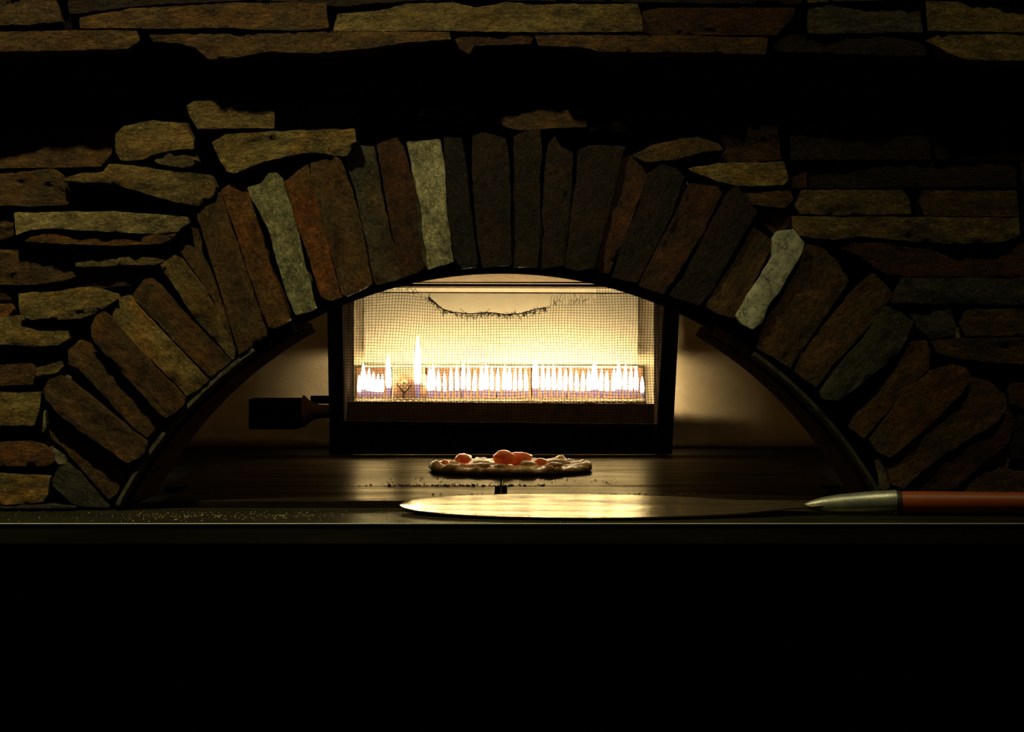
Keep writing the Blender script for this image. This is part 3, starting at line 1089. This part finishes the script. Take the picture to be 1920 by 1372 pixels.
# flames: (x, tip row, width)
FL = [(674, 703, 9), (682, 681, 13), (691, 690, 11), (700, 697, 11), (708, 701, 10), (716, 701, 9), (728.5, 664, 13.5), (783, 630, 16),
      (805, 689, 12), (812, 683, 12), (823, 692, 9.5), (834, 697, 8.5), (845.5, 689, 10), (857, 685, 10.5), (868, 679, 11), (878.5, 685, 10), (889.5, 693, 10),
      (902, 686, 11), (912, 681, 11), (922.5, 686, 10), (933.5, 690, 10), (946, 684, 12), (955, 686, 11), (965.5, 690, 9), (976, 688, 9.5), (987, 692, 10),
      (1004.5, 673, 17), (1018, 684, 10), (1028, 685, 10.5), (1039, 684, 11), (1049.5, 686, 11), (1060, 691, 10), (1071, 689, 9.5), (1082, 694, 10.5), (1093, 695, 10.5),
      (1104, 692, 11), (1115, 678, 17), (1127, 691, 11), (1138, 695, 10.5), (1150, 690, 11), (1160.5, 680, 14), (1172, 683, 11.5), (1182.5, 688, 10.5), (1193, 686, 10.5), (1204, 706, 9)]
for i, (px, top, w) in enumerate(FL):
    bm = bmesh.new()
    base = P(px, 744, YB)
    tip = P(px, top, YB)
    hgt = tip.z - base.z
    r = w * 0.5 * (YB + D) / F * 0.76
    prof = [(0.0, .5), (.08, .7), (.2, .92), (.34, 1.03), (.5, 1.02), (.66, .88), (.8, .64), (.9, .40), (.97, .18), (1.0, .04)]
    lean = random.uniform(-.002, .002)
    rings = []
    for t, q in prof:
        rings.append([bm.verts.new((math.cos(k * math.pi / 5) * r * q + lean * t * t, math.sin(k * math.pi / 5) * r * q * .8, t * hgt)) for k in range(10)])
    for a, b in zip(rings, rings[1:]):
        for k in range(10):
            bm.faces.new((a[k], a[(k + 1) % 10], b[(k + 1) % 10], b[k]))
    bm.faces.new(rings[0][::-1])
    bm.faces.new(rings[-1])
    o = obj('flame', bm, M['flame'], burner, 80)
    o.location = (base.x, 0, base.z)

# wire mesh screen with its burnt-out hole
def hole_edge(px):
    pts = [(640, 520), (706, 520), (712, 545), (752, 547), (765, 556), (800, 561), (812, 566), (830, 580), (850, 586), (880, 588.5), (908, 586), (925, 587), (950, 590), (975, 588), (1005, 579), (1027, 575), (1028, 572), (1060, 571), (1110, 569), (1118, 552), (1122, 520), (1260, 520)]
    for (x0, y0), (x1, y1) in zip(pts, pts[1:]):
        if x0 <= px <= x1:
            return y0 + (y1 - y0) * (px - x0) / max(1e-6, x1 - x0)
    return 520


def warp(px, py):
    n1 = noise.noise(Vector((px * .011, py * .013, 1.3)))
    n2 = noise.noise(Vector((px * .011, py * .013, 8.9)))
    n3 = noise.noise(Vector((px * .007, py * .012, 4.2)))
    k = max(0.0, 1 - abs(py - 660) / 200.0)
    bot = max(0.0, (py - 735) / 60.0)
    lefttop = max(0.0, 1 - math.hypot(px - 735, py - 545) / 95.0)
    x_ = px + n1 * 4.0 + lefttop * 10 * (1 if px > 700 else .4)
    y_ = py + n2 * 3.2 + bot * 5 * math.sin((px - 640) / 605 * math.pi) - lefttop * 8
    return P(x_, y_, YM + .012 * n3 * k)


V, Fc = [], []
xl_, xr_ = 641.0, 1246.0
nv = 111
for i in range(nv + 1):
    px = xl_ + (xr_ - xl_) * i / nv
    y_top = 541.0
    he = hole_edge(px)
    if he > 521:
        y_top = he + random.uniform(-1, 2)
        if 1028 < px < 1112:
            y_top = 553 + random.uniform(-4, 6)
        elif 752 < px < 806:
            y_top = he + random.uniform(-6, 3)
    pts = []
    y = y_top
    while y < 792:
        pts.append(warp(px, y))
        y += 9.0
    pts.append(warp(px, 792))
    if he > 521:
        j = Vector((random.uniform(-.005, .005), random.uniform(-.004, .004), 0))
        pts[0] = pts[0] + j
    add_wire(V, Fc, pts, .00058)
nh = 49
for i in range(nh + 1):
    py = 541 + (791 - 541) * i / nh
    run = []
    px = xl_
    while px <= xr_ + 0.1:
        he = hole_edge(px)
        if he > 521 and py < he - 1:
            add_wire(V, Fc, run, .00055)
            run = []
        else:
            run.append(warp(px, py))
        px += 5.5
    add_wire(V, Fc, run, .00055)
# selvage wire and frayed ends along the hole
edge = [warp(px, hole_edge(px)) for px in range(802, 1027, 6)]
add_wire(V, Fc, edge, .0013, 5)
for k in range(190):
    px = random.uniform(795, 1027)
    he = hole_edge(px)
    p = warp(px, he + random.uniform(-2, 3))
    pts = [p]
    d = Vector((random.uniform(-1, 1), random.uniform(-1, .5), random.uniform(-1.6, .2))).normalized()
    for s in range(random.randint(2, 5)):
        d = (d + Vector((random.uniform(-.8, .8), random.uniform(-.5, .5), random.uniform(-.8, .6)))).normalized()
        pts.append(pts[-1] + d * .0032)
    add_wire(V, Fc, pts, .00075)
for k in range(16):
    px = random.choice([random.uniform(752, 812), random.uniform(1030, 1112)])
    p = warp(px, hole_edge(px))
    add_wire(V, Fc, [p, p + Vector((random.uniform(-.004, .004), -.002, .006)), p + Vector((random.uniform(-.010, .010), -.003, .012))], .00075)
screen = tag(part('wire_mesh', (V, Fc), M['wire']), kind='stuff')
screen['label'] = 'fine wire mesh with a torn hole at the top'

# air inlet and valve box on the left of the frame
bm = bmesh.new()
q = P(568, 771, 1.17)
k_ = (1.17 + D) / F
lathe(bm, [(0, 30 * k_), (2 * k_, 31 * k_), (6 * k_, 27 * k_), (12 * k_, 21 * k_), (20 * k_, 16 * k_), (32 * k_, 13 * k_), (75 * k_, 12.5 * k_)], q, (1, 0, 0), 28)
part('air_inlet', bm, M['venturi'], 40)
bm = bmesh.new()
a, b = P(466, 748, 1.16), P(560, 805, 1.16)
box(bm, (a.x, 1.16, b.z), (b.x, 1.24, a.z), .004)
part('valve_box', bm, M['post'])
bm = bmesh.new()
a, b = P(582, 742, 1.21), P(622, 757, 1.21)
box(bm, (a.x, 1.21, b.z), (b.x, 1.225, a.z), .001)
part('side_bracket', bm, M['post'])
# feet
for px in (640, 1240):
    bm = bmesh.new()
    q = P(px, 800, 1.16)
    box(bm, (q.x - .02, 1.125, TZ), (q.x + .02, 1.36, TZ + .02), .002)
    part('foot', bm, M['post'])

# ------------------------------------------------------------------ pizza
PY, PR = 0.64, 0.168
pc = P(957, 880, PY)
pizza = empty('pizza', (pc.x, PY, TZ))
tag(pizza, 'small round pizza with orange toppings baking on the hearth before the burner', 'pizza')


def fn(x, y, z, s=1.0):
    return noise.noise(Vector((x, y, z)) * s)


bm = bmesh.new()
rows = []
NA = 120
for ri, (q, zz) in enumerate([(.90, .0005), (.97, .002), (1.0, .006), (1.0, .0095), (.98, .0125), (.945, .0140), (.90, .0138), (.84, .013), (.76, .0125), (.66, .0125), (.56, .0125), (.46, .0125), (.36, .0125), (.22, .0125), (.1, .0125)]):
    row = []
    for k in range(NA):
        t = 2 * math.pi * k / NA
        c, s = math.cos(t), math.sin(t)
        rr = PR * (1 + .022 * fn(c * 1.6, s * 1.6, 3.3) + .022 * fn(c * 7, s * 7, 1.0) + .012 * fn(c * 17, s * 17, 6.0)) * q
        bub = max(0, fn(c * 4.2, s * 4.2, 5.5)) * .010 + abs(fn(c * 9, s * 9, 2.5)) * .012 + abs(fn(c * 21, s * 21, 7.5)) * .006 - .003
        rim = max(0, 1 - abs(q - .95) / .12)
        z = zz + (bub * rim if ri >= 3 else 0)
        if ri > 6:
            z += .005 * fn(c * rr * 40, s * rr * 40, 4.4) + .007 * fn(c * rr * 95, s * rr * 95, .4)
        row.append(bm.verts.new((c * rr, s * rr * .88, z)))
    rows.append(row)
for a, b in zip(rows, rows[1:]):
    for k in range(NA):
        bm.faces.new((a[k], a[(k + 1) % NA], b[(k + 1) % NA], b[k]))
bm.faces.new(rows[0][::-1])
bm.faces.new(rows[-1])
obj('crust', bm, M['dough'], pizza, 70)


def blob(name, px, py, Y, rx, ry, rz, material, amp=.18, seed=0.0):
    """lump whose centre shows at px, py"""
    bm = bmesh.new()
    bmesh.ops.create_icosphere(bm, subdivisions=3, radius=1.0)
    for v in bm.verts:
        n_ = v.co.normalized()
        k = 1 + amp * fn(n_.x * 1.7, n_.y * 1.7, n_.z * 1.7 + seed) + amp * .4 * fn(n_.x * 5, n_.y * 5, n_.z * 5 + seed)
        v.co = Vector((n_.x * rx * k, n_.y * ry * k, n_.z * rz * k))
    o = obj(name, bm, material, pizza, 80)
    c = P(px, py, Y)
    o.location = c - Vector(pizza.location)
    return o


kp = (PY + D) / F
blob('topping', 869, 860, .62, 16 * kp, .018, 9.5 * kp, M['topping'], .2, 1.0)
blob('topping', 945, 858, .60, 20 * kp, .018, 14.5 * kp, M['topping'], .2, 2.0)
blob('topping', 973, 860, .635, 24 * kp, .018, 12.5 * kp, M['topping'], .2, 3.4)
blob('topping', 1014, 865, .63, 12 * kp, .014, 6.5 * kp, M['topping'], .2, 4.0)
blob('topping', 834, 867, .64, 9 * kp, .012, 6 * kp, M['topping'], .3, 5.0)
blob('topping', 865, 873, .56, 10 * kp, .012, 4 * kp, M['topping'], .3, 6.0)
for px, py, Y, a in ((1047, 867, .65, 21), (1086, 872, .64, 17), (1072, 869, .68, 14), (905, 867, .68, 16), (990, 869, .54, 15), (905, 872, .55, 14), (938, 873, .53, 11), (1040, 871, .56, 14)):
    blob('cheese_lump', px, py, Y, a * kp, .016, a * .34 * kp, M['dough'], .3, px * .1)

# ------------------------------------------------------------------ pizza peel
peel = empty('pizza_peel', (P(750, 946, -.02).x, -.018, 0.0095))
peel.rotation_euler = (0, 0, math.radians(-4.4))
tag(peel, 'metal pizza peel with an orange handle lying across the oven mouth', 'pizza peel')
out = [(0, .004), (.004, .022), (.016, .046), (.04, .070), (.08, .094), (.13, .111), (.19, .122), (.26, .127), (.33, .126), (.39, .120), (.44, .109), (.49, .096), (.53, .083), (.57, .069), (.61, .054), (.65, .040), (.70, .026)]
tilt = math.radians(3.0)
bm = bmesh.new()
prev = None
for u, v in out:
    row = []
    for s in (-1, -.6, 0, .6, 1):
        yy = v * s
        z = math.tan(tilt) * yy + (.0008 * (abs(s) > .9)) + max(0, u - .56) * .05
        row.append((u, yy, z))
    top = [bm.verts.new((a, b, c + .001)) for a, b, c in row]
    bot = [bm.verts.new((a, b, c - .001)) for a, b, c in row]
    if prev:
        for k in range(4):
            bm.faces.new((prev[0][k], top[k], top[k + 1], prev[0][k + 1]))
            bm.faces.new((prev[1][k], prev[1][k + 1], bot[k + 1], bot[k]))
        for k in (0, 4):
            bm.faces.new((prev[0][k], prev[1][k], bot[k], top[k]))
    else:
        for k in range(4):
            bm.faces.new((top[k], top[k + 1], bot[k + 1], bot[k]))
    prev = (top, bot)
obj('blade', bm, M['blade'], peel, 30)
bm = bmesh.new()
lathe(bm, [(0, .003), (.010, .0075), (.03, .0125), (.06, .0160), (.10, .0178), (.148, .0185), (.150, .0180)], (.672, 0, .004), (1, 0, .06), 24)
obj('socket', bm, M['socket'], peel, 40)
bm = bmesh.new()
lathe(bm, [(0, .0185), (.004, .0195), (.008, .0190)], (.8205, 0, .0115), (1, 0, .0), 24)
obj('collar', bm, M['char'], peel, 40)
bm = bmesh.new()
lathe(bm, [(0, .0168), (.006, .0182), (.55, .0178), (.556, .012)], (.828, 0, .0110), (1, 0, .0), 28)
obj('handle', bm, M['handle'], peel, 40)

# ------------------------------------------------------------------ crumbs
def crumbs(name, spots, material, label, group=None):
    bm = bmesh.new()
    for (x_, y_, z_, r) in spots:
        rr = bmesh.ops.create_icosphere(bm, subdivisions=1, radius=r)
        rot = Matrix.Rotation(random.uniform(0, 6), 3, 'Z')
        for v in rr['verts']:
            c = rot @ v.co
            v.co = Vector((c.x * random.uniform(.6, 1.5), c.y * random.uniform(.6, 1.4), max(c.z, -r * .6))) + Vector((x_, y_, z_ + r * .6))
    return tag(obj(name, bm, material), label, 'crumbs', kind='stuff')


sp = []
for k in range(150):
    sp.append((random.gauss(-.10, .09), random.uniform(.285, .31), TZ + .0006, random.uniform(.0008, .0022)))
for k in range(60):
    sp.append((random.uniform(-.15, .35), random.gauss(.125, .006), TZ + .0006, random.uniform(.0008, .002)))
for k in range(90):
    sp.append((random.uniform(-.25, .2), random.uniform(.31, .46), TZ + .0006, random.uniform(.0006, .0014)))
crumbs('burnt_crumbs', sp, M['crumb'], 'small burnt crumbs scattered over the hearth edge')
sp = []
for k in range(240):
    sp.append((random.gauss(-.48, .13), min(-.03, random.gauss(-.10, .03)), 0, random.uniform(.0004, .0011)))
for k in range(120):
    sp.append((random.uniform(-.85, .2), random.uniform(-.195, -.02), 0, random.uniform(.0004, .0009)))
crumbs('pale_crumbs', sp, M['flour'], 'fine pale crumbs sprinkled along the counter ledge')
